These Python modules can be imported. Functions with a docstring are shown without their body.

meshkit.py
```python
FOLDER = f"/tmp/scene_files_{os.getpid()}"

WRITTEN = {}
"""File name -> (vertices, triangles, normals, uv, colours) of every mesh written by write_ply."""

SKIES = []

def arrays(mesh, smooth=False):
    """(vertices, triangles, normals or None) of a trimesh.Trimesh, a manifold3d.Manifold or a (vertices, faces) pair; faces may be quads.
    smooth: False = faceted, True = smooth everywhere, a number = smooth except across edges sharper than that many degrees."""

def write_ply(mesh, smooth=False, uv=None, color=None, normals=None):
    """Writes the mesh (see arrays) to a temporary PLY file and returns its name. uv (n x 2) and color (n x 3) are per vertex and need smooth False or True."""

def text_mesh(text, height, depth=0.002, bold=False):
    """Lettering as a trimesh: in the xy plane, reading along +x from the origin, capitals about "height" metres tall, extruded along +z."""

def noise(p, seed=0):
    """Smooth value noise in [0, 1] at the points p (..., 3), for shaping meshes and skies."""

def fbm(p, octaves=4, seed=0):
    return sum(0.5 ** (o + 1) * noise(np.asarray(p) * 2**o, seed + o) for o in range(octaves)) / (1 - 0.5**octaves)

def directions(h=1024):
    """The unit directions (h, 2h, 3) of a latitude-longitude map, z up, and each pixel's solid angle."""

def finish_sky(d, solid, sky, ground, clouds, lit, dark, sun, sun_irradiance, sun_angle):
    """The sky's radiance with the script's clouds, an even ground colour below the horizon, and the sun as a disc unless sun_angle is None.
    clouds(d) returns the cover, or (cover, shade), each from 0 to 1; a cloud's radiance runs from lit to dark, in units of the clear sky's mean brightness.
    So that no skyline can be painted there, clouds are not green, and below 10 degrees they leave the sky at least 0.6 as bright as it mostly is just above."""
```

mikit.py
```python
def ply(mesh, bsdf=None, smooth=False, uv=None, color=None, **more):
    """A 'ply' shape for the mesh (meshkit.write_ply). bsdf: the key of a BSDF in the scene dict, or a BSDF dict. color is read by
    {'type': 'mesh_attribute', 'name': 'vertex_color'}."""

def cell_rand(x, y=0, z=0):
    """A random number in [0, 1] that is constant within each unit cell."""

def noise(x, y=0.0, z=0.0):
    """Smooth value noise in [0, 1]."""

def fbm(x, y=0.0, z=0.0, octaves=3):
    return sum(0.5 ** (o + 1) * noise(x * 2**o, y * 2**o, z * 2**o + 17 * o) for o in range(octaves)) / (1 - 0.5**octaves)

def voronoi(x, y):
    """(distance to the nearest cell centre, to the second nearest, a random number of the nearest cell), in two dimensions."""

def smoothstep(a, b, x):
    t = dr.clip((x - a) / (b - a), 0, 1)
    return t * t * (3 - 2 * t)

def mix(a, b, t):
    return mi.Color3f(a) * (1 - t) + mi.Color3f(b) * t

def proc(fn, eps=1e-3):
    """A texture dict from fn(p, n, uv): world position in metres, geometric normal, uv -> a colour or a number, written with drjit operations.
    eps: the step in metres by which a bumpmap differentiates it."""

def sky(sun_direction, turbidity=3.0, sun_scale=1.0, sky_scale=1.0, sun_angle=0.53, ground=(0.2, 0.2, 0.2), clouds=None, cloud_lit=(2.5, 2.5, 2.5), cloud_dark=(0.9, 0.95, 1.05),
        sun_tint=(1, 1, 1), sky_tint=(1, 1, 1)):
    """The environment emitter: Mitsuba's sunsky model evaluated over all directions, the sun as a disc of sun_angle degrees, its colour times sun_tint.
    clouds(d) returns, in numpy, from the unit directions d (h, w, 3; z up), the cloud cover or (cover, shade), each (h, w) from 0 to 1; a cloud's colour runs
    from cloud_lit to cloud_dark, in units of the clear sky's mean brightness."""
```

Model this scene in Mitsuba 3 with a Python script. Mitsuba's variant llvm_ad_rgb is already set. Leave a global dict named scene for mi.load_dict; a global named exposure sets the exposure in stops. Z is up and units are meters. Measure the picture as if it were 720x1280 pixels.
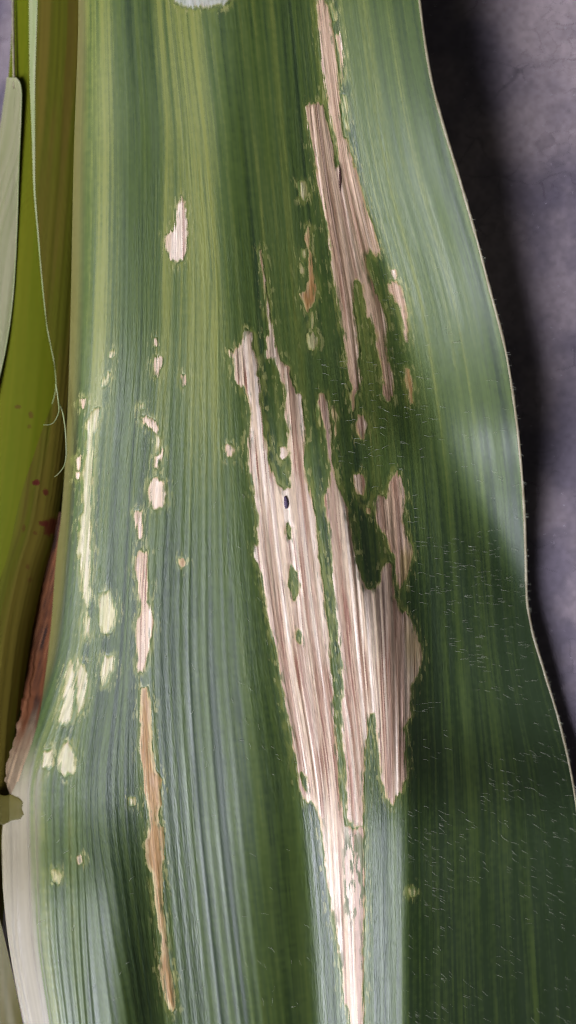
import math, random
import numpy as np, trimesh, shapely
import drjit as dr, mitsuba as mi, mikit, meshkit
from scipy.interpolate import PchipInterpolator
from scipy.ndimage import gaussian_filter1d, gaussian_filter, map_coordinates, distance_transform_edt
from scipy.spatial import Delaunay
from shapely.geometry import Polygon, Point

T = mi.ScalarTransform4f
random.seed(7); rng = np.random.default_rng(7)
scene, labels = {}, {}

# ---------------------------------------------------------------- camera, light, exposure
S = 0.10 / 720            # metres per unit of the working grid (about 0.14 mm)
GAP = 240.0               # height of the leaf's crown above the bench, in grid units
CAM = 0.200               # the camera is 20 cm above the crown
ZC = GAP * S + CAM
exposure = 0.2
scene['camera'] = dict(type='thinlens', fov=2 * math.degrees(math.atan(0.05 / CAM)), fov_axis='x', near_clip=0.01, far_clip=20.0,
                       aperture_radius=0.0036, focus_distance=CAM + 0.002,
                       to_world=T().look_at(origin=[0, 0, ZC], target=[0, 0, 0], up=[0, 1, 0]))
EL, DIST, WIN = math.radians(45), 1.25, (0.40, 0.42)     # the window: height above the bench as an angle, distance, half sizes
win_at = np.array([-math.cos(EL) * DIST, -0.60, math.sin(EL) * DIST])
scene['window_pane'] = dict(type='rectangle', to_world=T().look_at(origin=win_at.tolist(), target=[0, 0, GAP * S], up=[0, 0, 1]) @ T().scale([WIN[1], WIN[0], 1]),
                            bsdf=dict(type='diffuse', reflectance=dict(type='rgb', value=0.1)),
                            emitter=dict(type='area', radiance=dict(type='rgb', value=[12.1, 12.3, 14.5])))
labels['window_pane'] = dict(label='bright window pane beside the bench, outside the picture on the left', category='window')
scene['room_light'] = dict(type='constant', radiance=dict(type='rgb', value=[0.038, 0.038, 0.038]))   # what the walls of the room give back

# ---------------------------------------------------------------- helpers
def world(x, y, z):
    """grid position (x right, y down as on the leaf's outline drawing, z above the crown) -> metres"""
    x, y, z = np.broadcast_arrays(np.asarray(x, float), np.asarray(y, float), np.asarray(z, float))
    f = 1 - z * S / CAM
    return np.stack([(x - 360) * f * S, (640 - y) * f * S, (z + GAP) * S], -1)

def pch(ys, vs):
    f = PchipInterpolator(np.asarray(ys, float), np.asarray(vs, float))
    return lambda q: f(np.clip(q, ys[0], ys[-1]))

def add(key, mesh, bsdf, label=None, cat=None, group=None, kind=None, **kw):
    n, k = key, 1
    while n in scene:
        n = f'{key}_{k:03d}'; k += 1
    scene[n] = mikit.ply(mesh, bsdf, **kw)
    d = {a: b for a, b in (('label', label), ('category', cat), ('group', group), ('kind', kind)) if b}
    if d: labels[n] = d
    return n

def thing(key, label, cat, group=None):
    labels[key] = dict(label=label, category=cat, **({'group': group} if group else {}))
    return key

def grid_faces(nr, nc):
    i, j = np.meshgrid(np.arange(nr - 1), np.arange(nc - 1), indexing='ij')
    a = i * nc + j
    return np.stack([a, a + nc, a + nc + 1, a + 1], -1).reshape(-1, 4)

def tube(P, R, sides=6):
    P = np.asarray(P, float); R = np.broadcast_to(R, len(P))
    t = np.gradient(P, axis=0); t /= np.linalg.norm(t, axis=1, keepdims=True) + 1e-12
    a = np.cross(t, [0.05, 0.1, 1.0]); a /= np.linalg.norm(a, axis=1, keepdims=True) + 1e-12
    b = np.cross(t, a); g = np.arange(sides) * 2 * np.pi / sides
    V = P[:, None] + R[:, None, None] * (np.cos(g)[None, :, None] * a[:, None] + np.sin(g)[None, :, None] * b[:, None])
    i, j = np.meshgrid(np.arange(len(P) - 1), np.arange(sides), indexing='ij')
    q = np.stack([i * sides + j, (i + 1) * sides + j, (i + 1) * sides + (j + 1) % sides, i * sides + (j + 1) % sides], -1).reshape(-1, 4)
    return V.reshape(-1, 3), np.vstack([q[:, [0, 1, 2]], q[:, [0, 2, 3]]])

def join(parts):
    V, F, n = [], [], 0
    for v, f in parts:
        V.append(v); F.append(np.asarray(f) + n); n += len(v)
    return np.vstack(V), np.vstack(F)

def sig(x):
    return 1 / (1 + np.exp(-np.clip(x, -40, 40)))

def n1(x, y=0.0, z=0.0, seed=0):
    x, y, z = np.broadcast_arrays(np.asarray(x, float), np.asarray(y, float), np.asarray(z, float))
    return meshkit.noise(np.stack([x, y, z], -1), seed)

# ---------------------------------------------------------------- the leaf: vein lines and relief
RY = [-60, 0, 200, 400, 600, 800, 1000, 1150, 1280, 1360]
RAILS = [(0,   [98, 98, 92, 88, 79, 60, 6, 8, 31, 48]),
         (40,  [125, 127, 131, 127, 115, 99, 46, 50, 66, 80]),
         (66,  [142, 144, 149, 146, 132, 121, 100, 104, 112, 122]),
         (95,  [160, 162, 171, 171, 157, 145, 122, 140, 163, 175]),
         (150, [194, 198, 212, 206, 193, 183, 192, 205, 217, 226]),
         (215, [226, 230, 252, 266, 267, 269, 283, 299, 315, 324]),
         (260, [256, 262, 285, 303, 318, 341, 374, 388, 398, 404]),
         (330, [350, 357, 374, 392, 411, 432, 452, 456, 458, 459]),
         (400, [398, 405, 432, 474, 496, 507, 507, 507, 507, 507]),
         (510, [462, 470, 502, 556, 586, 602, 622, 628, 634, 640]),
         (600, [520, 526, 569, 623, 655, 670, 719, 737, 748, 752])]
RS = np.array([r[0] for r in RAILS], float)
RX = [pch(RY, r[1]) for r in RAILS]
def s_of(x, y):
    x, y = np.broadcast_arrays(np.asarray(x, float), np.asarray(y, float))
    X = np.stack([r(y) for r in RX], 0)
    out = RS[0] + (x - X[0]) * (RS[1] - RS[0]) / (X[1] - X[0])
    for k in range(1, len(RS) - 1):
        out = np.where(x > X[k], RS[k] + (x - X[k]) * (RS[k + 1] - RS[k]) / (X[k + 1] - X[k]), out)
    return out
MARG = [(-60, 518), (0, 525), (40, 530), (100, 540), (150, 553), (220, 574), (300, 597), (350, 610), (450, 635), (560, 650), (640, 656), (700, 658), (745, 659), (780, 664), (840, 681), (900, 699), (950, 711), (1000, 720), (1100, 731), (1280, 746), (1360, 752)]
xr = pch(*zip(*MARG))
xl = pch([-60, 0, 200, 400, 550, 640, 700, 780, 850, 900, 940, 975, 1010, 1050, 1100, 1150, 1200, 1280, 1360], [98, 98, 92, 88, 83, 77, 70, 64, 56, 48, 36, 22, 8, 3, 4, 8, 15, 31, 48])

GX = np.arange(-80, 860, 1.0); GY = np.arange(-340, 1500, 4.0)
gx, gy = np.meshgrid(GX, GY)
def L(ys, vs): return pch(ys, vs)(gy)
YS = [0, 200, 400, 600, 800, 1000, 1130, 1280]
b = [L(YS, v) for v in ([124, 119, 116, 106, 88, 46, 48, 64], [165, 165, 172, 172, 162, 140, 146, 156], [205, 205, 210, 205, 200, 196, 200, 210], [285, 285, 288, 300, 312, 318, 322, 328])]
m = [L(YS, v) for v in ([1.0, 1.0, .95, .7, .55, .5, .5, .5], [.10, .10, .14, .34, .44, .42, .36, .26], [-.05, -.05, .02, .2, .26, .04, -.45, -.62], [.12, .12, .13, .18, .20, .18, .12, .08], [-.24, -.3, -.32, -.26, -.24, -.31, -.4, -.42])]
slope = m[0] + 2.2 * sig((xl(gy) + 9 - gx) / 4) * sig((880 - gy) / 40)
for k in range(4):
    slope = slope + (m[k + 1] - m[k]) * sig((gx - b[k]) / (9 if k else 10))
# the blade turns up to the right of a soft fold that runs from the top of the brown streak to the right edge
fold = L([-80, 0, 130, 200, 330, 400, 500, 560, 650, 700, 745, 800, 1380], [392, 404, 420, 436, 482, 503, 528, 560, 612, 636, 660, 720, 1500])
fw = L([-80, 250, 330, 420, 520, 620, 745, 1380], [9, 6, 4, 6, 13, 11, 6, 6])
slope = slope + (L([-80, 0, 200, 400, 700, 1380], [.12, .18, .36, .41, .47, .4]) - slope) * sig((gx - fold) / fw)
# flatter where the two big dead patches lie
shade = L([-80, 480, 560, 640, 700, 780, 870, 950, 1040, 1380], [396, 400, 413, 425, 438, 466, 484, 486, 490, 490])
flat = sig((gy - 520) / 22) * sig((990 - gy) / 25) * sig((gx - L([-80, 480, 620, 820, 980, 1380], [300, 304, 320, 350, 378, 400])) / 5) * sig((shade - gx) / 6)
slope = slope + (0.06 - slope) * flat
slope = slope - .20 * sig((gy - 300) / 30) * sig((735 - gy) / 20) * sig((gx - fold + 52) / 10) * sig((fold - gx) / fw)
slope = slope - .44 * sig((gy - 590) / 25) * sig((955 - gy) / 22) * sig((gx - shade) / 6) * sig((shade + 62 - gx) / 9)
# the facet at the lower end, between a valley at the left of the tan tail and a sharp ridge at its right
facet = sig((gy - 965) / 32) * sig((gx - L([-80, 980, 1080, 1280, 1380], [372, 374, 384, 397, 402])) / 3) * sig((507 - gx) / 2.5)
slope = slope + (0.36 - slope) * facet
crown = np.argmin(np.abs(GX - 290))
H = np.cumsum(slope, 1); H -= H[:, crown:crown + 1]
H = gaussian_filter1d(H, 5, axis=0)
# gentle waves along the blade
H += pch([-320, 0, 200, 400, 600, 1000, 1380], [62, 42, 17, 4, 0, 2, 10])(gy)
H += 3.0 * (n1(gx / 150, gy / 260, 3) - .5)
def Hs(x, y):
    x, y = np.broadcast_arrays(np.asarray(x, float), np.asarray(y, float))
    return map_coordinates(H, [(np.ravel(y) + 340) / 4, np.ravel(x) + 80], order=1, mode='nearest').reshape(x.shape)

# veins: ribs whose place across the blade is fixed by s
SG = np.arange(-40, 660, 0.25)
veins = []
s = -30.0
while s < 650:
    veins.append(s); s += rng.uniform(4.6, 11.5) if not 34 < s < 70 else rng.uniform(3.8, 6.6)
rib = np.zeros_like(SG)
for v in veins:
    rib += rng.uniform(.35, 1.2) * np.exp(-((SG - v) / (rng.uniform(1.5, 2.9) if not 34 < v < 70 else rng.uniform(1.1, 1.7))) ** 2)
rib += 0.22 * (n1(SG / 2.6, 5.5) - .5) * 2 + .5 * (n1(SG / 17, 2.5) - .5)
def ribs(s, x, y):
    left = sig((235 - s) / 25) * sig((y - 480) / 90)
    amp = 0.07 + 0.12 * sig((y - 420) / 70) + (0.32 + 0.7 * sig((y - 930) / 40) * sig((76 - s) / 6) * sig((s - 30) / 6)) * left + 0.14 * sig((y - 950) / 60) * sig((s - 330) / 8) * sig((410 - s) / 8)
    amp = amp * (.75 + .5 * n1(s / 14, y / 420, 8)) * (1 - .8 * sig((s - 425) / 12))
    return amp * np.interp(s, SG, rib)

# ---------------------------------------------------------------- outlines of the dead patches, drawn on the blade
TAN, YEL, BRN = 'lesion_tan', 'lesion_yellow', 'lesion_brown'
A = [(307,413),(315,415),(317,435),(321,452),(325,475),(326,502),(329,525),(332,550),(337,580),(345,602),(352,611),(358,612),(364,610),(362,598),(364,585),(360,560),(360,537),(355,522),(354,505),(356,490),(351,472),(345,457),(340,448),(332,447),(331,440),(334,433),(332,425),(337,417),(336,402),(333,388),(329,350),(324,312),(326,311),(332,350),(337,390),(341,412),(345,432),(347,442),(352,452),(360,457),(365,475),(370,490),(377,497),(379,515),(382,540),(381,560),(380,580),(384,602),(389,622),(395,647),(398,680),(402,720),(407,753),(410,777),(412,800),(414,830),(416,853),(417,880),(420,913),(422,947),(424,975),(427,1000),(431,1030),(440,1034),(455,1032),(455.5,1055),(456,1105),(455,1155),(454.5,1205),(455,1280),(455,1350),(441,1350),(437,1280),(436,1265),(430,1250),(426,1205),(420,1167),(412,1120),(406,1080),(401,1032),(395,1007),(387,1005),(379,997),(374,980),(370,953),(362,913),(352,857),(345,813),(338,787),(330,743),(325,711),(317,697),(316,684),(323,677),(322,647),(319,625),(316,605),(311,580),(309,555),(312,535),(314,520),(311,500),(306,486),(294,476),(290,456),(285,436),(292,442),(296,437),(302,425)]
A_HOLES = [[(363,707),(372,717),(373,740),(367,749),(362,730)], [(360,655),(364,660),(363,672),(359,666)], [(372,788),(376,792),(375,804),(371,798)], [(377,966),(382,972),(383,988),(379,980)]]
B = [(399,492),(406,491),(410,510),(414,530),(415,560),(416,585),(421,603),(433,633),(440,667),(445,700),(452,720),(456,733),(465,737),(473,733),(477,712),(484,703),(491,706),(493,747),(500,760),(513,773),(521,790),(527,807),(528,823),(522,847),(515,855),(514,890),(505,910),(507,947),(510,968),(502,987),(490,1007),(483,997),(477,973),(473,940),(470,913),(467,893),(463,890),(460,913),(457,937),(455,967),(455,993),(455,1031),(440,1033),(434,1020),(433,987),(432,953),(428,920),(427,880),(428,847),(424,800),(418,760),(417,727),(413,687),(410,657),(405,632),(405,620),(411,604),(412,585),(408,560),(406,540),(401,520),(397,502)]
D = [(396,-50),(404,-50),(406,0),(411,12),(414,24),(418,48),(422,82),(424,105),(425,130),(427,150),(429,170),(434,175),(438,190),(445,212),(450,230),(456,250),(462,272),(468,284),(472,300),(475,314),(470,322),(463,312),(458,318),(457,332),(462,347),(470,365),(477,382),(483,400),(484,412),(483,430),(485,452),(491,467),(492,485),(489,502),(480,500),(476,490),(480,477),(477,460),(472,440),(469,432),(471,422),(467,407),(460,395),(457,375),(452,357),(446,348),(441,352),(442,370),(441,382),(445,400),(447,425),(450,440),(449,457),(452,472),(450,488),(445,492),(444,512),(439,514),(439,485),(435,465),(430,425),(425,400),(419,365),(414,327),(410,295),(405,264),(397,225),(390,185),(384,150),(382,137),(386,130),(396,128),(404,131),(408,146),(412,165),(418,190),(421,214),(423,204),(421,185),(417,165),(412,145),(408,120),(402,84),(398,50),(397,15)]
PATCH = [  # outline, material, name of the part, label
 (A, TAN, 'long pale pinkish tan dead patch tapering to a point at the bottom edge', A_HOLES),
 (B, TAN, 'broad tan dead patch right of the longest one, with forked lower end', []),
 (D, 'lesion_warm', 'long tan streak starting at the top edge and forking in two below', []),
 ([(495,587),(502,600),(507,620),(504,653),(511,677),(517,690),(512,713),(502,736),(498,735),(494,715),(493,697),(485,687),(482,670),(473,663),(468,640),(466,630),(473,618),(483,622),(487,603)], 'lesion_warm', 'small reddish tan patch with pointed ends above the broad one', []),
 ([(226,245),(231,252),(233,270),(235,290),(234,312),(230,325),(222,330),(213,325),(208,312),(206,298),(210,290),(217,290),(220,275),(222,258)], TAN, 'lone cream patch in the upper middle of the blade', []),
 ([(485,355),(495,352),(502,359),(507,375),(509,392),(510,415),(511,425),(507,430),(505,415),(504,395),(499,385),(492,375),(487,362)], 'lesion_warm', None, []),
 ([(506,460),(512,460),(516,480),(516,505),(512,508),(509,490),(505,475)], BRN, None, []),
 ([(490,338),(494,338),(496,344),(493,348),(490,344)], TAN, None, []),
 ([(424,40),(427,50),(430,70),(429,95),(427,105),(425.5,84),(422,62),(419,47)], TAN, None, []),
 ([(414,6),(419,15),(420,25),(417,24)], YEL, None, []),
 ([(429,120),(432,120),(434,140),(434,160),(430,150)], YEL, None, []),
 ([(443,593),(453,592),(456,607),(454,620),(447,617),(443,610)], 'lesion_warm', None, []),
 ([(447,518),(455,520),(459,532),(456,548),(449,550),(445,538)], 'lesion_warm', None, []),
 ([(458,636),(462,636),(462,641),(458,641)], BRN, None, []),
 ([(383,282),(388,285),(388,300),(386,308),(391,320),(393,345),(396,360),(394,378),(388,388),(384,391),(378,380),(374,368),(380,362),(385,350),(384,335),(385,315),(380,300)], BRN, 'narrow brown streak with ragged edges left of the upper long streak', []),
 ([(389,391),(392,392),(393,406),(390,410)], YEL, None, []),
 ([(385,418),(392,417),(396,424),(395,434),(388,436),(384,428)], YEL, None, []),
 ([(374,228),(380,227),(383,238),(385,244),(380,249),(376,244)], YEL, None, []),
 ([(378,312),(381,314),(381,322),(378,322)], YEL, None, []), ([(376,330),(381,334),(380,342),(376,340)], YEL, None, []),
 ([(412,508),(418,505),(422,520),(421,545),(417,560),(416.5,530)], BRN, None, []),
 ([(397,506),(400,507),(402,520),(401,532),(397,520)], YEL, None, []),
 # the left half of the blade
 ([(119,512),(125,511),(125,517),(121,537),(117,540),(116,560),(115,582),(114,615),(113,640),(114,690),(114,735),(113,750),(109,757),(104,745),(101,712),(98,686),(100,645),(104,640),(103,610),(102,595),(106,580),(108,545),(107,530),(112,522)], YEL, 'long cream yellow streak near the left edge of the blade', []),
 ([(103,775),(108,765),(112,775),(110,797),(105,797)], YEL, None, []), ([(101,500),(106,499),(107,505),(105,511),(101,508)], TAN, None, []),
 ([(96,575),(100,570),(100,580),(97,587)], TAN, None, []), ([(95,591),(99,592),(98,599),(95,598)], TAN, None, []),
 ([(135,466),(139,467),(135,477),(128,483),(127,478)], YEL, None, []), ([(141,437),(144,441),(139,446),(136,445)], YEL, None, []),
 ([(193,424),(196,423),(197,431),(194,432)], TAN, None, []),
 ([(193,447),(203,446),(204,455),(200,462),(197,472),(191,470),(193,460)], TAN, None, []), ([(227,470),(231,470),(232,480),(228,483)], TAN, None, []),
 ([(175,521),(182,520),(188,523),(196,527),(199,537),(196,542),(190,536),(182,532)], TAN, None, []), ([(174,506),(180,505),(180,509),(175,510)], YEL, None, []),
 ([(194,572),(199,568),(204,562),(203,570),(198,579),(197,585),(193,584)], TAN, None, []), ([(196,545),(199,545),(199,563),(196,566)], YEL, None, []),
 ([(195,598),(202,600),(207,605),(209,618),(207,630),(200,634),(196,638),(189,632),(185,622),(186,608),(190,600)], TAN, 'round pinkish cream spot in a row of spots on the left', []),
 ([(167,640),(177,638),(179,650),(178,662),(178,672),(173,675),(170,660)], TAN, None, []),
 ([(176,687),(184,690),(185,705),(186,730),(185,752),(190,765),(192,778),(189,798),(185,822),(180,840),(172,840),(170,810),(170,778),(176,765),(174,742),(171,725),(167,710),(170,697)], TAN, 'elongated pinkish patch left of the middle, below the round spot', []),
 ([(176,860),(185,858),(190,880),(190,911),(192,942),(195,961),(204,974),(201,990),(202,1002),(198,1030),(206,1033),(206,1055),(205,1086),(204,1111),(207,1146),(210,1177),(213,1208),(220,1239),(221,1258),(215,1267),(206,1252),(201,1233),(198,1211),(201,1192),(198,1161),(193,1130),(190,1096),(182,1074),(181,1052),(185,1036),(184,1011),(179,983),(177,961),(174,939),(174,911),(174,880)], BRN, 'long thin golden brown streak at the lower left', []),
 ([(87,827),(92,830),(92,885),(89,900),(81,906),(74,902),(77,885),(79,865),(82,847)], YEL, None, []),
 ([(97,825),(102,830),(109,845),(107,867),(104,877),(101,892),(97,885),(96,860)], YEL, None, []),
 ([(125,742),(135,740),(142,755),(145,767),(141,785),(135,792),(127,787),(124,770)], YEL, None, []),
 ([(129,822),(142,822),(142,835),(135,850),(130,857),(127,842)], YEL, None, []),
 ([(81,927),(88,930),(92,942),(95,952),(91,966),(82,969),(74,961),(73,949),(76,939)], YEL, None, []),
 ([(54,940),(64,938),(66,955),(61,961),(54,957)], YEL, None, []), ([(65,1090),(71,1086),(75,1094),(73,1104),(67,1100)], YEL, None, []),
 ([(97,1071),(102,1070),(103,1078),(98,1080)], TAN, None, []), ([(162,998),(168,998),(168,1005),(163,1006)], YEL, None, []),
 ([(512,1112),(517,1110),(521,1114),(518,1120),(513,1119)], YEL, None, []), ([(224,700),(229,699),(231,704),(227,708),(224,705)], BRN, None, []),
 ([(283,557),(289,556),(292,562),(290,571),(284,570)], TAN, None, []), ([(350,560),(356,559),(359,567),(356,574),(350,571)], TAN, None, []),
 ([(214,-14),(290,-14),(288,0),(278,7),(262,10),(245,11),(228,8),(218,1)], 'lesion_grey', 'whitish grey blotch at the top edge', []),
]
def ragged(pts, amp=1.0):
    P = np.asarray(Polygon(pts).exterior.coords)
    d = np.r_[0, np.cumsum(np.linalg.norm(np.diff(P, axis=0), axis=1))]
    t = np.arange(0, d[-1], 1.3)
    x, y = np.interp(t, d, P[:, 0]), np.interp(t, d, P[:, 1])
    s = s_of(x, y)
    # dead tissue ends along veins: the outline steps up and down along them, and is rough at the edge
    dy = 4.0 * (n1(s / 1.6, y / 40, 1) - .5) * 2 * amp + 2.0 * (n1(s / .8, y / 9, 2) - .5) * amp
    dx = 1.5 * (n1(x / 9, y / 6, 3) - .5) * amp + 1.2 * (n1(x / 5, y / 2.6, 4) - .5) * amp
    small = min(1.0, math.sqrt(Polygon(pts).area) / 28)
    p = Polygon(np.stack([x + dx * small, y + dy * small * .7], -1)).buffer(0)
    if p.geom_type != 'Polygon': p = max(p.geoms, key=lambda g: g.area)
    return p
polys = []
for pts, mat, lab, holes in PATCH:
    p = ragged(pts)
    p = p.buffer(2.2 if mat == YEL else .2 if mat == BRN else 1.2 if p.area > 200 else 1.6).buffer(-.5).buffer(.5) if p.area > 120 else p.buffer(2.2)
    if p.geom_type != 'Polygon': p = max(p.geoms, key=lambda g: g.area)
    for h in holes: p = p.difference(ragged(h, .6))
    if p.geom_type != 'Polygon': p = max(p.geoms, key=lambda g: g.area)
    polys.append(p)
polys[0] = max([polys[0].difference(polys[1])], key=lambda g: g.area)
if polys[0].geom_type != 'Polygon': polys[0] = max(polys[0].geoms, key=lambda g: g.area)
# distance to the nearest dead patch, for the yellowed rim of living tissue round it, and to keep the blade below it
MX, MY = np.arange(-40, 800), np.arange(-60, 1360)
mask = np.zeros((len(MY), len(MX)), bool)
for p in polys:
    x0, y0, x1, y1 = p.bounds
    i = (MX > x0 - 1) & (MX < x1 + 1); j = (MY > y0 - 1) & (MY < y1 + 1)
    X, Y = np.meshgrid(MX[i], MY[j])
    mask[np.ix_(j, i)] |= shapely.contains_xy(p, X, Y)
d_out = distance_transform_edt(~mask); d_in = distance_transform_edt(mask)
def near(x, y, f=d_out):
    x, y = np.broadcast_arrays(np.asarray(x, float), np.asarray(y, float))
    return map_coordinates(f, [np.ravel(y) + 60, np.ravel(x) + 40], order=1, mode='nearest').reshape(x.shape)

# ---------------------------------------------------------------- materials
def px(p): return p.x * (1 / S) + 360.0, 640.0 - p.y * (1 / S)
noise, fbm, mix, sst = mikit.noise, mikit.fbm, mikit.mix, mikit.smoothstep
def bump(x, c, w): return dr.exp(-dr.square((x - c) / w))

def blade_col(p, n, uv):
    s, d = uv.x * 1000.0, uv.y * 40.0
    _, y = px(p)
    up = 1 - sst(380.0, 800.0, y)
    n_w = noise(s / 21.0, y / 900.0, 1.0); n_m = noise(s / 7.0, y / 700.0, 2.0); n_f = noise(s / 2.6, y / 320.0, 3.0); n_g = noise(s / 1.1, y / 40.0, 4.0)
    n_c = noise(s / 4.0, y / 5.0, 13.0)
    l = 0.24 + 0.30 * (n_w - .5) + 0.30 * (n_m - .5) + 0.26 * (n_f - .5) + 0.14 * (n_g - .5) + .10 * (n_c - .5)
    # pale broad stripes either side of the thick middle of the blade, a dark one between
    n_v = noise(s / 4.6, y / 1600.0, 16.0)
    l += .30 * (n_v - .5) * (1 - sst(200.0, 300.0, s)) * sst(330.0, 560.0, y)
    n_b = noise(s / 5.5, y / 260.0, 17.0)
    s0 = s
    s = s + 16.0 * (noise(s / 30.0, y / 150.0, 18.0) - .5) + 12.0 * (n_b - .5)
    l += up * (.55 + .6 * noise(s / 6.0, y / 330.0, 19.0)) * (0.46 * bump(s, 190.0, 32.0) + 0.28 * bump(s, 222.0, 12.0) + .20 * bump(s, 150.0, 14.0) - .14 * bump(s, 112.0, 13.0) + .28 * bump(s, 40.0, 44.0) + .17 + .10 * bump(s, 450.0, 44.0))
    l += (1 - up) * (0.14 * bump(s, 225.0, 22.0) + .16 * bump(s, 50.0, 40.0) + .05 * bump(s, 345.0, 40.0) - .08 * bump(s, 125.0, 16.0))
    l -= .17 * sst(380.0, 450.0, s) * (1 - up)  # shade of the right side, turned from the window, painted into the green
    s = s0
    l = dr.clip(l, 0.0, 1.0)
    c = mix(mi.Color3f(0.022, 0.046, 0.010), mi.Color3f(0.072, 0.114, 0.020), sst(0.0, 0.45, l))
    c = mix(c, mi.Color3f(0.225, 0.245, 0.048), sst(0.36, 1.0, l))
    # bare bleached strip along the lower left edge
    band = sst(930.0, 1015.0, y + 14 * (n_m - .5)) * (1 - sst(26.0, 46.0, s + 22 * (n_f - .5)))
    c = mix(c, mi.Color3f(0.33, 0.28, 0.17) * (.82 + .3 * n_f), band * .92)
    c = mix(c, mi.Color3f(0.17, 0.145, 0.04), .8 * (1 - sst(4.0, 20.0, s)) * (1 - band))
    # yellowed rim round the dead patches
    k = (1 - sst(0.0, 6.5, d + 7.0 * (fbm(s / 2.4, y / 14.0, 6.0) - .5) * 2)) * (.25 + .75 * sst(.3, .7, noise(s / 9.0, y / 30.0, 8.0)))
    c = mix(c, mi.Color3f(0.20, 0.22, 0.045), k * .7)
    c = mix(c, mi.Color3f(.34, .33, .11), .65 * sst(.62, .74, fbm(s / 2.4, y / 10.0, 44.0)) * (1 - sst(3.0, 13.0, d)))
    return c
def blade_rough(p, n, uv):
    s = uv.x * 1000.0; _, y = px(p)
    return 0.42 + 0.16 * noise(s / 5.0, y / 90.0, 9.0) + .10 * sst(415.0, 450.0, s)
def blade_bump(p, n, uv):
    s = uv.x * 1000.0; _, y = px(p)
    return noise(s / 1.3, y / 14.0, 11.0) * .6 + noise(s / .7, y / 3.0, 12.0) * .4

def principled(col, rough, spec=.5, **kw):
    return dict(type='principled', base_color=col if isinstance(col, dict) else dict(type='rgb', value=col), roughness=rough, specular=spec, **kw)
def bumped(b, fn, scale, eps=6e-5):
    return dict(type='twosided', bsdf=dict(type='bumpmap', arbitrary=mikit.proc(fn, eps=eps), scale=scale, bsdf=b))
scene['blade_green'] = bumped(principled(mikit.proc(blade_col), mikit.proc(blade_rough), .78), blade_bump, 5.0e-5)

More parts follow.
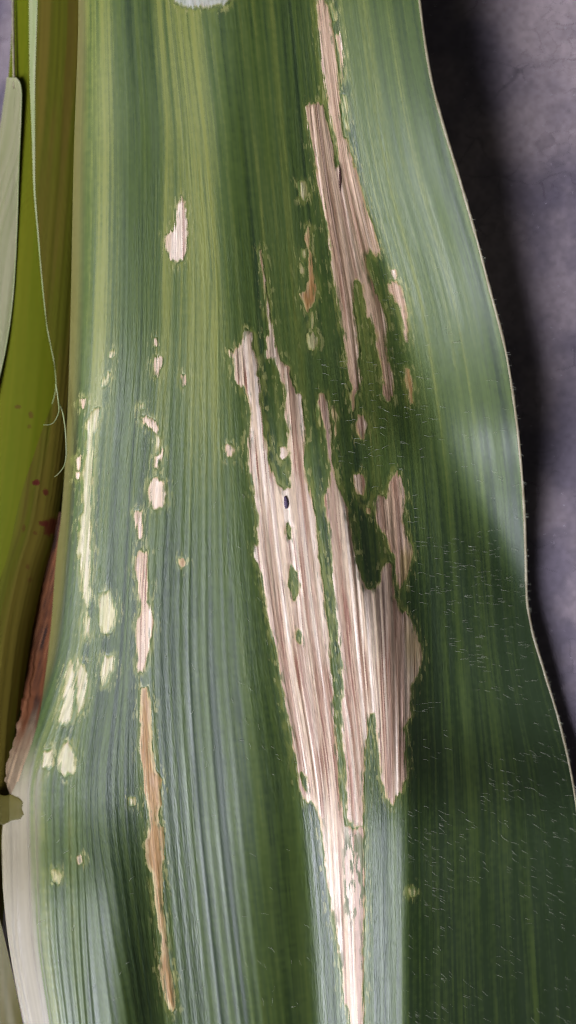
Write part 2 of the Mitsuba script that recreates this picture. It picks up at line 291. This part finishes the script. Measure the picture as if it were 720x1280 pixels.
def lesion_col(rim, body, pale, dark, kd, fade):
    def f(p, n, uv):
        s, e = uv.x * 1000.0, uv.y * 40.0
        _, y = px(p)
        a = noise(s / 3.4, y / 240.0, 21.0); b_ = noise(s / 1.5, y / 120.0, 22.0); g = fbm(s / 9.0, y / 70.0, 23.0); h = noise(s / 1.0, y / 9.0, 24.0)
        c = mix(mi.Color3f(*body), mi.Color3f(*pale), sst(.35, .8, a))
        c = mix(c, mi.Color3f(*dark), kd * sst(.55, .85, b_) * (.4 + .6 * sst(.4, .65, g)))
        c = mix(c, mi.Color3f(*dark), kd * .65 * sst(.60, .76, noise(s / 4.5, y / 400.0, 27.0)))
        r = (1 - sst(0.4, 4.2, e + 3.6 * (fbm(s / 2.5, y / 11.0, 25.0) - .5) * 2)) * sst(.2, .6, noise(s / 8.0, y / 25.0, 28.0))
        c = mix(c, mi.Color3f(*rim), r * .85)
        c = mix(c, mi.Color3f(*rim) * .5 + mi.Color3f(*pale) * .5, .4 * sst(.50, .72, fbm(s / 5.0, y / 90.0, 39.0)))
        if .89 < kd < .95: c = mix(c, mi.Color3f(*dark), .75 * sst(2.6, 6.0, e + 2.0 * (a - .5)))
        c *= .86 + .28 * h
        c = mix(c, mi.Color3f(.50, .34, .22), .4 * sst(.56, .8, fbm(s / 6.0, y / 28.0, 29.0)))
        # ragged: threads of living green reach into the rim, and flecks of it survive in the lower tail
        x, _y = px(p)
        och = sst(506.0, 512.0, x + 7 * (a - .5)) * bump(y, 808.0, 38.0) + sst(502.0, 508.0, x + 6 * (a - .5)) * sst(676.0, 700.0, y) * (1 - sst(738.0, 745.0, y))
        c = mix(c, mi.Color3f(*rim) * .85, dr.clip(och, 0, 1) * .85)
        # the rim is half alive: green tissue yellows and then dries, thread by thread, and flecks of it survive in the lower tail
        q = e + fade * 1.4 * (noise(s / 1.6, y / 12.0, 33.0) - .5) + fade * .5 * (fbm(s / 4.0, y / 30.0, 37.0) - .5) + .8 * (h - .5)
        tail = sst(1005.0, 1060.0, y) * (1 - sst(1130.0, 1178.0, y)) * sst(424.0, 434.0, x) * sst(.42, .58, fbm(s / 3.0, y / 15.0, 34.0, octaves=4))
        fl = .8 * sst(.62, .76, fbm(s / 2.5, y / 18.0, 35.0)) * (1 - sst(3.0, 10.0, e))
        grn = mix(mi.Color3f(.05, .085, .018), mi.Color3f(.10, .14, .032), noise(s / 2.0, y / 8.0, 36.0)) * (1.5 if fade > 4 else 1.0)
        c = mix(c, mi.Color3f(.30, .285, .085), 1 - sst(fade * .25, fade * 1.0, q))
        c = mix(c, grn, (1 - sst(-.1, fade * (.45 if fade > 4 else .7), q)) * .9)
        return mix(c, grn, dr.maximum(tail, fl) * .85)
    return f
def fibre(p, n, uv):
    s = uv.x * 1000.0; _, y = px(p)
    return noise(s / 1.4, y / 60.0, 31.0) * .7 + noise(s / .8, y / 6.0, 32.0) * .3
for k, f in (('lesion_warm', lesion_col((.44, .31, .12), (.61, .42, .27), (.78, .585, .43), (.27, .13, .075), .88, 2.9)), (TAN, lesion_col((.52, .38, .18), (.71, .535, .36), (.89, .74, .58), (.33, .16, .10), 1.0, 2.9)),
             (YEL, lesion_col((.36, .34, .11), (.56, .50, .25), (.66, .59, .38), (.34, .35, .13), .6, 4.6)),
             (BRN, lesion_col((.50, .40, .17), (.53, .39, .17), (.64, .50, .28), (.38, .19, .06), .9, 1.9)),
             ('lesion_grey', lesion_col((.24, .30, .14), (.42, .43, .34), (.5, .5, .42), (.35, .36, .28), .5, 4.0))):
    scene[k] = bumped(principled(mikit.proc(f), .46 if k == YEL else .52, .7 if k == YEL else .45), fibre, 7e-5)

# ---------------------------------------------------------------- maize leaf
LEAF = thing('maize_leaf', 'broad green maize leaf blade with long tan dead streaks and patches, filling the picture', 'leaf')
NR, NC = 600, 560
yy = np.linspace(-300, 1440, NR)[:, None]; tt = np.linspace(0, 1, NC)[None, :]
XX = xl(yy) + (xr(yy) - xl(yy)) * tt; YY = np.broadcast_to(yy, XX.shape)
SS = s_of(XX, YY)
inside = near(XX, YY, d_in)
ZZ = Hs(XX, YY) + ribs(SS, XX, YY) - 1.6 * np.clip((inside - 1.5) / 2, 0, 1)
V = world(XX, YY, ZZ).reshape(-1, 3)
uv = np.stack([SS / 1000, np.clip(near(XX, YY) / 40, 0, 1)], -1).reshape(-1, 2)
under = world(XX[::4, ::4], YY[::4, ::4], ZZ[::4, ::4] - 3.5).reshape(-1, 3)
F = grid_faces(NR, NC)
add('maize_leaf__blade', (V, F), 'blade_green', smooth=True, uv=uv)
u2 = uv.reshape(NR, NC, 2)[::4, ::4].reshape(-1, 2).copy()
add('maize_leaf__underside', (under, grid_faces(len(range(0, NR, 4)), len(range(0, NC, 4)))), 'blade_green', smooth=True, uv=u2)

for p, (pts, mat, lab, holes) in zip(polys, PATCH):
    x0, y0, x1, y1 = p.bounds
    small = p.area < 700
    dx, dy = (1.0, 1.4) if small else (1.5, 2.6)
    X, Y = np.meshgrid(np.arange(x0, x1 + dx, dx), np.arange(y0, y1 + dy, dy)); X = X + (np.arange(len(X)) % 2)[:, None] * dx / 2
    q = np.stack([X.ravel(), Y.ravel()], -1)
    q = q[shapely.contains_xy(p.buffer(-.6), q[:, 0], q[:, 1])]
    rings = []
    for ring in [p.exterior, *p.interiors]:
        d = np.arange(0, ring.length, 1.0)
        rings.append(np.array([ring.interpolate(t).coords[0] for t in d]))
    q = np.vstack([*rings, q])
    tri = Delaunay(q).simplices
    c = q[tri].mean(1)
    tri = tri[shapely.contains_xy(p, c[:, 0], c[:, 1])]
    a = q[tri]; area = (a[:, 1, 0] - a[:, 0, 0]) * (a[:, 2, 1] - a[:, 0, 1]) - (a[:, 1, 1] - a[:, 0, 1]) * (a[:, 2, 0] - a[:, 0, 0])
    tri = tri[np.abs(area) > 1e-4]; area = area[np.abs(area) > 1e-4]
    tri = np.where((area > 0)[:, None], tri[:, ::-1], tri)       # y runs down, so this faces up
    e = shapely.distance(p.boundary, shapely.points(q))
    s = s_of(q[:, 0], q[:, 1])
    k = np.clip(e / 7, 0, 1); k = k * k * (3 - 2 * k)
    wr = np.abs(n1(s / 7.5 , q[:, 1] / 230, 14) - .5) * 2            # sharp folds along the veins
    wr2 = n1(s / 3.0, q[:, 1] / 150, 15)
    big = 1.0 if p.area > 3000 else .45
    z = Hs(q[:, 0], q[:, 1]) + ribs(s, q[:, 0], q[:, 1]) * (1 - .6 * k) + (.3 * np.clip(e / 1.4, 0.1, 1) if p.area > 1500 else .16 * np.clip(e / 3, .2, 1)) + big * k * (1.7 * wr * (.6 + .8 * n1(q[:, 0] / 40, q[:, 1] / 90, 16)) + .7 * wr2)
    add('maize_leaf__lesion', (world(q[:, 0], q[:, 1], z), tri), mat, lab, smooth=True, uv=np.stack([s / 1000, np.clip(e / 40, 0, 1)], -1))

# margin: the pale gristly rim of the blade, right side; the left lower rim too
def pale_edge(p, n, uv):
    x, y = px(p)
    return mix(mi.Color3f(.20, .16, .08), mi.Color3f(.40, .36, .23), noise(y / 14.0, x / 3.0, 2.0) * .6 + .4 * noise(y / 3.0, x / 3.0, 5.0))
scene['edge_pale'] = dict(type='twosided', bsdf=principled(mikit.proc(pale_edge), .45, .5))
ye = np.arange(-300, 1440, 4.0)
xe = xr(ye)
add('maize_leaf__margin', tube(world(xe - .6, ye, Hs(xe, ye) - .6), (1.2 + .8 * n1(ye / 19) + .5 * n1(ye / 7, 3)) * S, 8), 'edge_pale', smooth=True)
ye = np.arange(1006, 1440, 4.0); xe = xl(ye)
add('maize_leaf__margin', tube(world(xe + .6, ye, Hs(xe, ye) - 1.4), (1.5 + .3 * n1(ye / 19)) * S, 8), 'edge_pale', smooth=True)

# hairs: short and bristly, in loose rows along the veins
scene['hair_pale'] = dict(type='twosided', bsdf=principled([.40, .41, .30], .5, .5))
hairs = []
def hair(x, y, ang, ln, r, lift=.45, bend=.5):
    t = np.linspace(0, 1, 6)
    a = ang + bend * (t - .3)
    hx = x + np.r_[0, np.cumsum(np.cos(a[:-1]) * ln / 5)]; hy = y + np.r_[0, np.cumsum(np.sin(a[:-1]) * ln / 5)]
    z = Hs(x, y) + 1.0 + ln * lift * np.sin(t * 2.2) + (Hs(hx, hy) - Hs(x, y)) * .8
    hairs.append(tube(world(hx, hy, z), r * S * (1 - .6 * t), 4))
n_h = 0
while n_h < 680:
    y = random.uniform(330, 1290)
    lo = 395 if y < 640 else 505
    x = random.uniform(lo, float(xr(y)) - 6)
    v = min(veins, key=lambda v: abs(v - float(s_of(x, y))))
    x += (v - float(s_of(x, y))) / max(float(s_of(x + .5, y) - s_of(x - .5, y)), .2)
    if x > float(xr(y)) - 4: continue
    if near(x, y) < 2 or float(near(x, y, d_in)) > .5: continue
    if x > float(np.interp(y, [330, 400, 500, 600, 700, 745, 760], [482, 500, 530, 590, 640, 660, 900])) and random.random() < .8: continue
    if n1(x / 45, y / 70, 40) < .36: continue
    tilt = np.interp(y, [330, 800, 950, 1280], [.0, .05, .35, .55])
    hair(x, y, tilt + random.gauss(0, .2) + (math.pi if random.random() < .12 else 0), random.uniform(4.5, 11), random.uniform(.08, .18), random.uniform(.15, .4), random.gauss(.1, .4))
    n_h += 1
for k in range(230):
    y = random.uniform(560, 1270); x = random.uniform(float(xl(y)) + 30, 385)
    if float(near(x, y, d_in)) > .5: continue
    if random.random() > (.9 if x > 285 else .45): continue
    hair(x, y, random.gauss(.9 if x > 285 else -.9, .4), random.uniform(4, 10), random.uniform(.12, .2), random.uniform(.3, .5), random.uniform(-1, 1))
for k in range(160):                                              # fringe of the right rim
    y = random.uniform(240, 1020); x = float(xr(y))
    if y < 690 and random.random() < .6: continue
    hair(x - .5, y, random.gauss(.25, .35), random.uniform(2.5, 6), random.uniform(.18, .28), .1, random.uniform(-.8, .8))
add('maize_leaf__hair', join(hairs), 'hair_pale', kind='stuff', smooth=True)

# the torn dead strip hanging below the left rim, and the slit in the upper streak
def dead_brown(p, n, uv):
    x, y = px(p)
    q = x + .28 * (y - 700)
    a = noise(q / 3.0, y / 90.0, 1.0); b_ = fbm(q / 9.0, y / 45.0, 2.0)
    c = mix(mi.Color3f(.12, .042, .016), mi.Color3f(.028, .014, .010), sst(.4, .75, b_))
    c = mix(c, mi.Color3f(.21, .09, .04), .6 * sst(.55, .9, a))
    k = sst(895.0, 975.0, y + 60 * (b_ - .5))
    c = mix(c, mi.Color3f(.40, .29, .17) * (.55 + .75 * a), k * .8)
    return c
scene['dead_brown'] = bumped(principled(mikit.proc(dead_brown), .75, .08), fibre, 4e-5)
def strip(left, right, y0, y1, zl, zr, nc=24, step=3.0, rag=0.0, arch=0.0, seed=0, wave=1.0):
    """a sheet between two outlines, its own ripples along the fibres"""
    ys = np.arange(y0, y1 + step, step); t = np.linspace(0, 1, nc)
    lx = left(ys) + rag * (n1(ys / 5, 1, seed) - .5) * 2; rx = right(ys) + rag * .3 * (n1(ys / 6, 2, seed) - .5) * 2
    X = lx[:, None] + (rx - lx)[:, None] * t; Y = np.broadcast_to(ys[:, None], X.shape)
    Z = zl(ys)[:, None] * (1 - t) + zr(ys)[:, None] * t + arch * np.sin(t * np.pi) + wave * (n1(t * 9 + np.zeros_like(X), Y / 120, seed + 3) - .5) * 2
    return world(X, Y, Z).reshape(-1, 3), grid_faces(len(ys), nc), np.stack([(X - X[:, :1]) / 1000, Y / 1000], -1).reshape(-1, 2)
zm = lambda ys: Hs(xl(ys), ys)
v, f, u = strip(pch([640, 680, 720, 780, 830, 880, 930, 955, 975, 990, 1002], [60, 49, 43, 41, 34, 27, 16, 9, 6, 11, 26]), pch([640, 700, 800, 900, 960, 1002], [80, 74, 66, 53, 40, 34]), 640, 1002,
                lambda y: zm(y) - np.interp(y, [640, 900, 960, 1000], [30, 18, 3, 1]), lambda y: zm(y) - np.interp(y, [640, 900, 960, 1000], [6, 5, -1.5, -2.5]), rag=2.2, seed=5, wave=2.0)
add('maize_leaf__dried_margin', (v, f), 'dead_brown', 'brown dried strip with a torn lower end along the left rim', smooth=True, uv=u)
scene['slit_dark'] = dict(type='twosided', bsdf=principled([.075, .035, .028], .8, .2))
def plate(pts, lift, dome, key, mat, label=None, step=.8, **kw):
    p = Polygon(pts).buffer(1).buffer(-1); x0, y0, x1, y1 = p.bounds
    X, Y = np.meshgrid(np.arange(x0, x1, step), np.arange(y0, y1, step)); q = np.stack([X.ravel(), Y.ravel()], -1)
    q = q[shapely.contains_xy(p.buffer(-.3 * step), q[:, 0], q[:, 1])]
    q = np.vstack([[p.exterior.interpolate(t).coords[0] for t in np.arange(0, p.exterior.length, step)], q])
    tri = Delaunay(q).simplices; c = q[tri].mean(1); tri = tri[shapely.contains_xy(p, c[:, 0], c[:, 1])]
    a = q[tri]; area = (a[:, 1, 0] - a[:, 0, 0]) * (a[:, 2, 1] - a[:, 0, 1]) - (a[:, 1, 1] - a[:, 0, 1]) * (a[:, 2, 0] - a[:, 0, 0])
    tri = np.where((area > 0)[:, None], tri[:, ::-1], tri)
    e = shapely.distance(p.boundary, shapely.points(q)); em = e.max()
    z = lift(q[:, 0], q[:, 1]) + dome * np.sqrt(np.clip(1 - (1 - e / em) ** 2, 0, 1))
    return add(key, (world(q[:, 0], q[:, 1], z), tri), mat, label, smooth=True, **kw)
plate([(424.4, 203), (426, 212), (427, 226), (425.4, 241), (424.2, 234), (423.8, 218)], lambda x, y: Hs(x, y) + 3.4, .4, 'maize_leaf__tear', 'slit_dark', 'dark narrow slit in the upper tan streak')

# dark grain lying on the biggest dead patch
def speck_col(p, n, uv):
    x, y = px(p)
    return mix(mi.Color3f(.03, .02, .04), mi.Color3f(.12, .085, .14), noise(x / 1.2, y / 1.5, 4.0))
scene['speck_dark'] = dict(type='twosided', bsdf=principled(mikit.proc(speck_col), .6, .3))
plate([(355, 621), (357.5, 619.5), (360, 624), (361, 630), (359.8, 635), (357, 636.5), (355.2, 631)], lambda x, y: Hs(x, y) + 2.2, 2.4, 'dark_speck', 'speck_dark', 'tiny dark bluish oval speck lying on the largest tan patch', step=.6)
labels['dark_speck']['category'] = 'speck'

# ---------------------------------------------------------------- stalk at the left, behind the blade
STALK = thing('maize_stalk', 'yellow green maize stalk with olive sheath and reddish spots, left of the leaf', 'stalk')
ax_x = pch([-80, 0, 300, 640, 720, 800, 900, 1000, 1360], [74, 73, 52, 19, -3, -19, -30, -38, -70]); ax_r = pch([-80, 0, 300, 640, 1000, 1360], [57, 57, 62, 58, 54, 50])
ZA = -114.0
def round_shell(a0, a1, y0, y1, dr_, nc=60, step=5.0):
    ys = np.arange(y0, y1 + step, step); t = np.linspace(0, 1, nc)
    a = a0(ys)[:, None] * (1 - t) + a1(ys)[:, None] * t                      # angle from the left horizon over the top
    R = (ax_r(ys) + dr_)[:, None] + 1.1 * (n1(a * 16, ys[:, None] / 400, 3) - .5) + .8 * (n1(a * 38, ys[:, None] / 300, 4) - .5)
    X = ax_x(ys)[:, None] - R * np.cos(a); Z = ZA + .66 * R * np.sin(a); Y = np.broadcast_to(ys[:, None], X.shape)
    return world(X, Y, Z).reshape(-1, 3), grid_faces(len(ys), nc), np.stack([a / 3.2 + 0 * X, Y / 1000], -1).reshape(-1, 2)
def red_spots(x, y, c):
    w = fbm(x / 5.0, y / 5.0, 7.0) - .5
    for cx, cy, rx, ry, k in ((28, 601, 5, 4, 1), (40, 613, 3.5, 6, .9), (22, 513, 4, 5, .5), (20, 528, 3, 3, .4), (4, 502, 5, 3, .5), (50, 660, 17, 14, .9), (12, 662, 3, 6, .5), (26, 668, 3, 3, .5), (16, 712, 3, 4, .5), (36, 655, 7, 4, .9), (60, 690, 10, 14, .9), (18, 730, 3, 3, .4)):
        d = dr.square((x - cx) / rx) + dr.square((y - cy) / ry)
        c = mix(c, mi.Color3f(.085, .016, .008), k * (1 - sst(.35, 1.15, d + 1.5 * w)))
    return c
def stem_col(p, n, uv):
    x, y = px(p)
    a = noise(uv.x * 60.0, y / 300.0, 1.0); b_ = noise(uv.x * 9.0, y / 400.0, 2.0)
    c = mix(mi.Color3f(.088, .120, .001), mi.Color3f(.120, .122, .003), .5 * a + .5 * b_)
    return red_spots(x, y, c)
def sheath_col(p, n, uv):
    x, y = px(p)
    a = noise(uv.x * 60.0, y / 300.0, 1.0); b_ = fbm(uv.x * 12.0, y / 260.0, 5.0)
    c = mix(mi.Color3f(.088, .090, .006), mi.Color3f(.115, .088, .011), sst(.35, .65, b_))
    return red_spots(x, y, c * (.85 + .3 * a))
scene['stem_green'] = dict(type='twosided', bsdf=principled(mikit.proc(stem_col), .7, .12))
scene['sheath_olive'] = dict(type='twosided', bsdf=principled(mikit.proc(sheath_col), .75, .1))
line = pch([-80, 0, 120, 220, 300, 400, 480, 540, 620, 700, 800, 900, 1360], [48, 47, 44, 44, 49, 58, 70, 52, 26, 8, -30, -50, -60])    # where the sheath's free edge runs
def ang_of(x, ys): return np.arccos(np.clip((ax_x(ys) - x) / (ax_r(ys) + 2), -1, 1))
c0 = lambda v: (lambda ys: np.full(len(ys), v))
v, f, u = round_shell(c0(-.4), c0(3.5), -70, 1350, 0)
add('maize_stalk__stem', (v, f), 'stem_green', smooth=True, uv=u)
v, f, u = round_shell(lambda ys: ang_of(line(ys), ys), c0(3.45), -70, 1350, 2.0)
add('maize_stalk__sheath', (v, f), 'sheath_olive', smooth=True, uv=u)
def membrane(p, n, uv):
    x, y = px(p)
    return mix(mi.Color3f(.30, .36, .14), mi.Color3f(.40, .42, .22), noise(x / 2.0, y / 60.0, 3.0))
scene['membrane_pale'] = dict(type='twosided', bsdf=principled(mikit.proc(membrane), .4, .5))
wid = pch([-80, 0, 120, 180, 240, 300, 505], [12, 10, 6, 3.6, 2.2, 1.6, 1.1])
v, f, u = round_shell(lambda ys: ang_of(line(ys) - wid(ys), ys), lambda ys: ang_of(line(ys), ys), -70, 505, 3.0, nc=8)
add('maize_stalk__sheath_edge', (v, f), 'membrane_pale', 'pale thin free edge of the sheath', smooth=True, uv=u)
for pts in ([(70, 480), (73, 500), (74, 512), (71, 522), (66, 529), (60, 531), (54, 531)], [(74, 505), (79, 518), (82, 540), (83, 565), (81, 580), (75, 590), (68, 596)]):
    P = np.asarray(pts, float); t = np.arange(len(P)); tq = np.linspace(0, len(P) - 1, 30)
    X, Y = pch(t, P[:, 0])(tq), pch(t, P[:, 1])(tq)
    add('maize_stalk__fibre', tube(world(X, Y, np.linspace(-50, -38, 30)), np.linspace(1.1, .5, 30) * S, 6), 'membrane_pale', smooth=True)

# ---------------------------------------------------------------- other leaves at the left edge
def pale_leaf_col(p, n, uv):
    x, y = px(p); q = x - uv.x
    a = noise(uv.x * 420.0, y / 300.0, 1.0); b_ = noise(uv.x * 160.0, y / 200.0, 2.0)
    c = mix(mi.Color3f(.20, .215, .085), mi.Color3f(.30, .28, .16), .6 * a + .4 * b_)
    return c
scene['pale_green'] = bumped(principled(mikit.proc(pale_leaf_col), .42, .5), fibre, 3e-5)
thing('narrow_leaf', 'narrow pale grey green leaf edge crossing in front of the stalk at the left', 'leaf')
v, f, u = strip(pch([-70, 60, 95, 130, 180, 230, 300, 500], [-40, -30, 8, 4, -4, -20, -40, -60]), pch([96, 100, 106, 118, 140, 200, 280, 350, 410, 470, 500], [19, 23, 26, 27.5, 27, 24.5, 22, 18.5, 12, 0, -9]), 97, 500,
                lambda y: np.full(len(y), -104.0), lambda y: np.full(len(y), -76.0), nc=40, arch=4, seed=9, wave=.8, step=2.0)
# left outline of this leaf follows the photograph down to where it leaves the picture
add('narrow_leaf__blade', (v, f), 'pale_green', smooth=True, uv=u)
ye = np.arange(102, 500, 3.0); xe = pch([96, 100, 106, 118, 140, 200, 280, 350, 410, 470, 500], [19, 23, 26, 27.5, 27, 24.5, 22, 18.5, 12, 0, -9])(ye)
add('narrow_leaf__rim', tube(world(xe - .5, ye, -76.0 + 0 * ye), .9 * S, 6), 'membrane_pale', smooth=True)
ye = np.arange(-60, 112, 3.0)
add('narrow_leaf__stalk_side', tube(world(np.interp(ye, [-60, 60, 112], [15.5, 17, 18]), ye, -104 + .11 * (ye + 60)), 2.0 * S, 6), 'edge_pale', smooth=True)

def olive(p, n, uv):
    x, y = px(p)
    return mix(mi.Color3f(.085, .078, .006), mi.Color3f(.125, .10, .014), noise(x / 4.0, y / 70.0, 1.0) * .6 + .4 * noise(x / 12.0, y / 30.0, 2.0))
scene['olive_yellow'] = dict(type='twosided', bsdf=principled(mikit.proc(olive), .5, .35))
thing('olive_leaf', 'yellowish olive leaf tip in the bottom left corner', 'leaf')
v, f, u = strip(pch([1100, 1360], [-60, -60]), pch([1100, 1150, 1200, 1280, 1360], [-16, 0, 12, 29, 44]), 1100, 1350, lambda y: np.full(len(y), -70.0), lambda y: np.full(len(y), -46.0), seed=12, arch=8)
add('olive_leaf__blade', (v, f), 'olive_yellow', smooth=True, uv=u)
thing('leaf_scrap', 'small blunt olive green scrap lying over the left rim of the leaf', 'leaf scrap')
plate([(-24, 990), (-4, 992), (6, 995), (14, 993), (23, 997), (29, 1003), (27, 1011), (30, 1018), (25, 1024), (14, 1026), (4, 1031), (-8, 1029), (-24, 1034)], lambda x, y: Hs(np.maximum(x, 12), y) + 1.0, .6, 'leaf_scrap__tissue', 'olive_yellow')

# ---------------------------------------------------------------- the surface below
def bench_col(p, n, uv):
    x, y = px(p)
    a = fbm(x / 70.0, y / 70.0, 1.0, octaves=4); b_ = fbm(x / 7.0, y / 7.0, 2.0, octaves=3)
    c = mix(mi.Color3f(.14, .118, .145), mi.Color3f(.37, .30, .30), sst(.3, .7, a) * .55 + .45 * sst(.35, .65, noise(x / 260.0, y / 330.0, 30.0)))
    c *= .80 + .42 * b_
    wx = x + 26 * (fbm(x / 40.0, y / 40.0, 5.0) - .5); wy = y + 26 * (fbm(x / 40.0, y / 40.0, 9.0) - .5)
    f1, f2, r = mikit.voronoi(wx / 62.0, wy / 40.0)
    g1, g2, r2 = mikit.voronoi(wx / 19.0 + 4.3, wy / 14.0)
    line = (1 - sst(.0, .05, f2 - f1)) * sst(.45, .65, noise(x / 50.0, y / 50.0, 12.0)) * .6 + (1 - sst(.0, .07, g2 - g1)) * sst(.56, .72, noise(x / 36.0, y / 36.0, 13.0)) * .5
    c = mix(c, mi.Color3f(.05, .04, .055), dr.clip(line, 0, 1) * .6)
    k1, k2, k3 = mikit.voronoi(x / 13.0, y / 13.0)
    c = mix(c, mi.Color3f(.5, .47, .5), (1 - sst(.02, .10, k1)) * sst(.86, .88, k3) * .5)
    return c
def bench_bump(p, n, uv):
    x, y = px(p)
    return fbm(x / 5.0, y / 5.0, 3.0)
def bench(q):          # it slopes a little: up to the right, and away along the leaf
    x, y = q[:, 0] / S + 360, 640 - q[:, 1] / S
    return np.column_stack([q, (GAP - 108 + .12 * (x - 650)) * S])
scene['bench_violet'] = bumped(principled(mikit.proc(bench_col), .5, .4), bench_bump, 6e-5)
add('bench_top', (bench(np.array([[-1.2, -1.2], [1.2, -1.2], [1.2, 1.2], [-1.2, 1.2]])), np.array([[0, 1, 2, 3]])), 'bench_violet', 'dull grey violet surface with fine cracks and pale specks under the leaves', kind='structure', smooth=False)
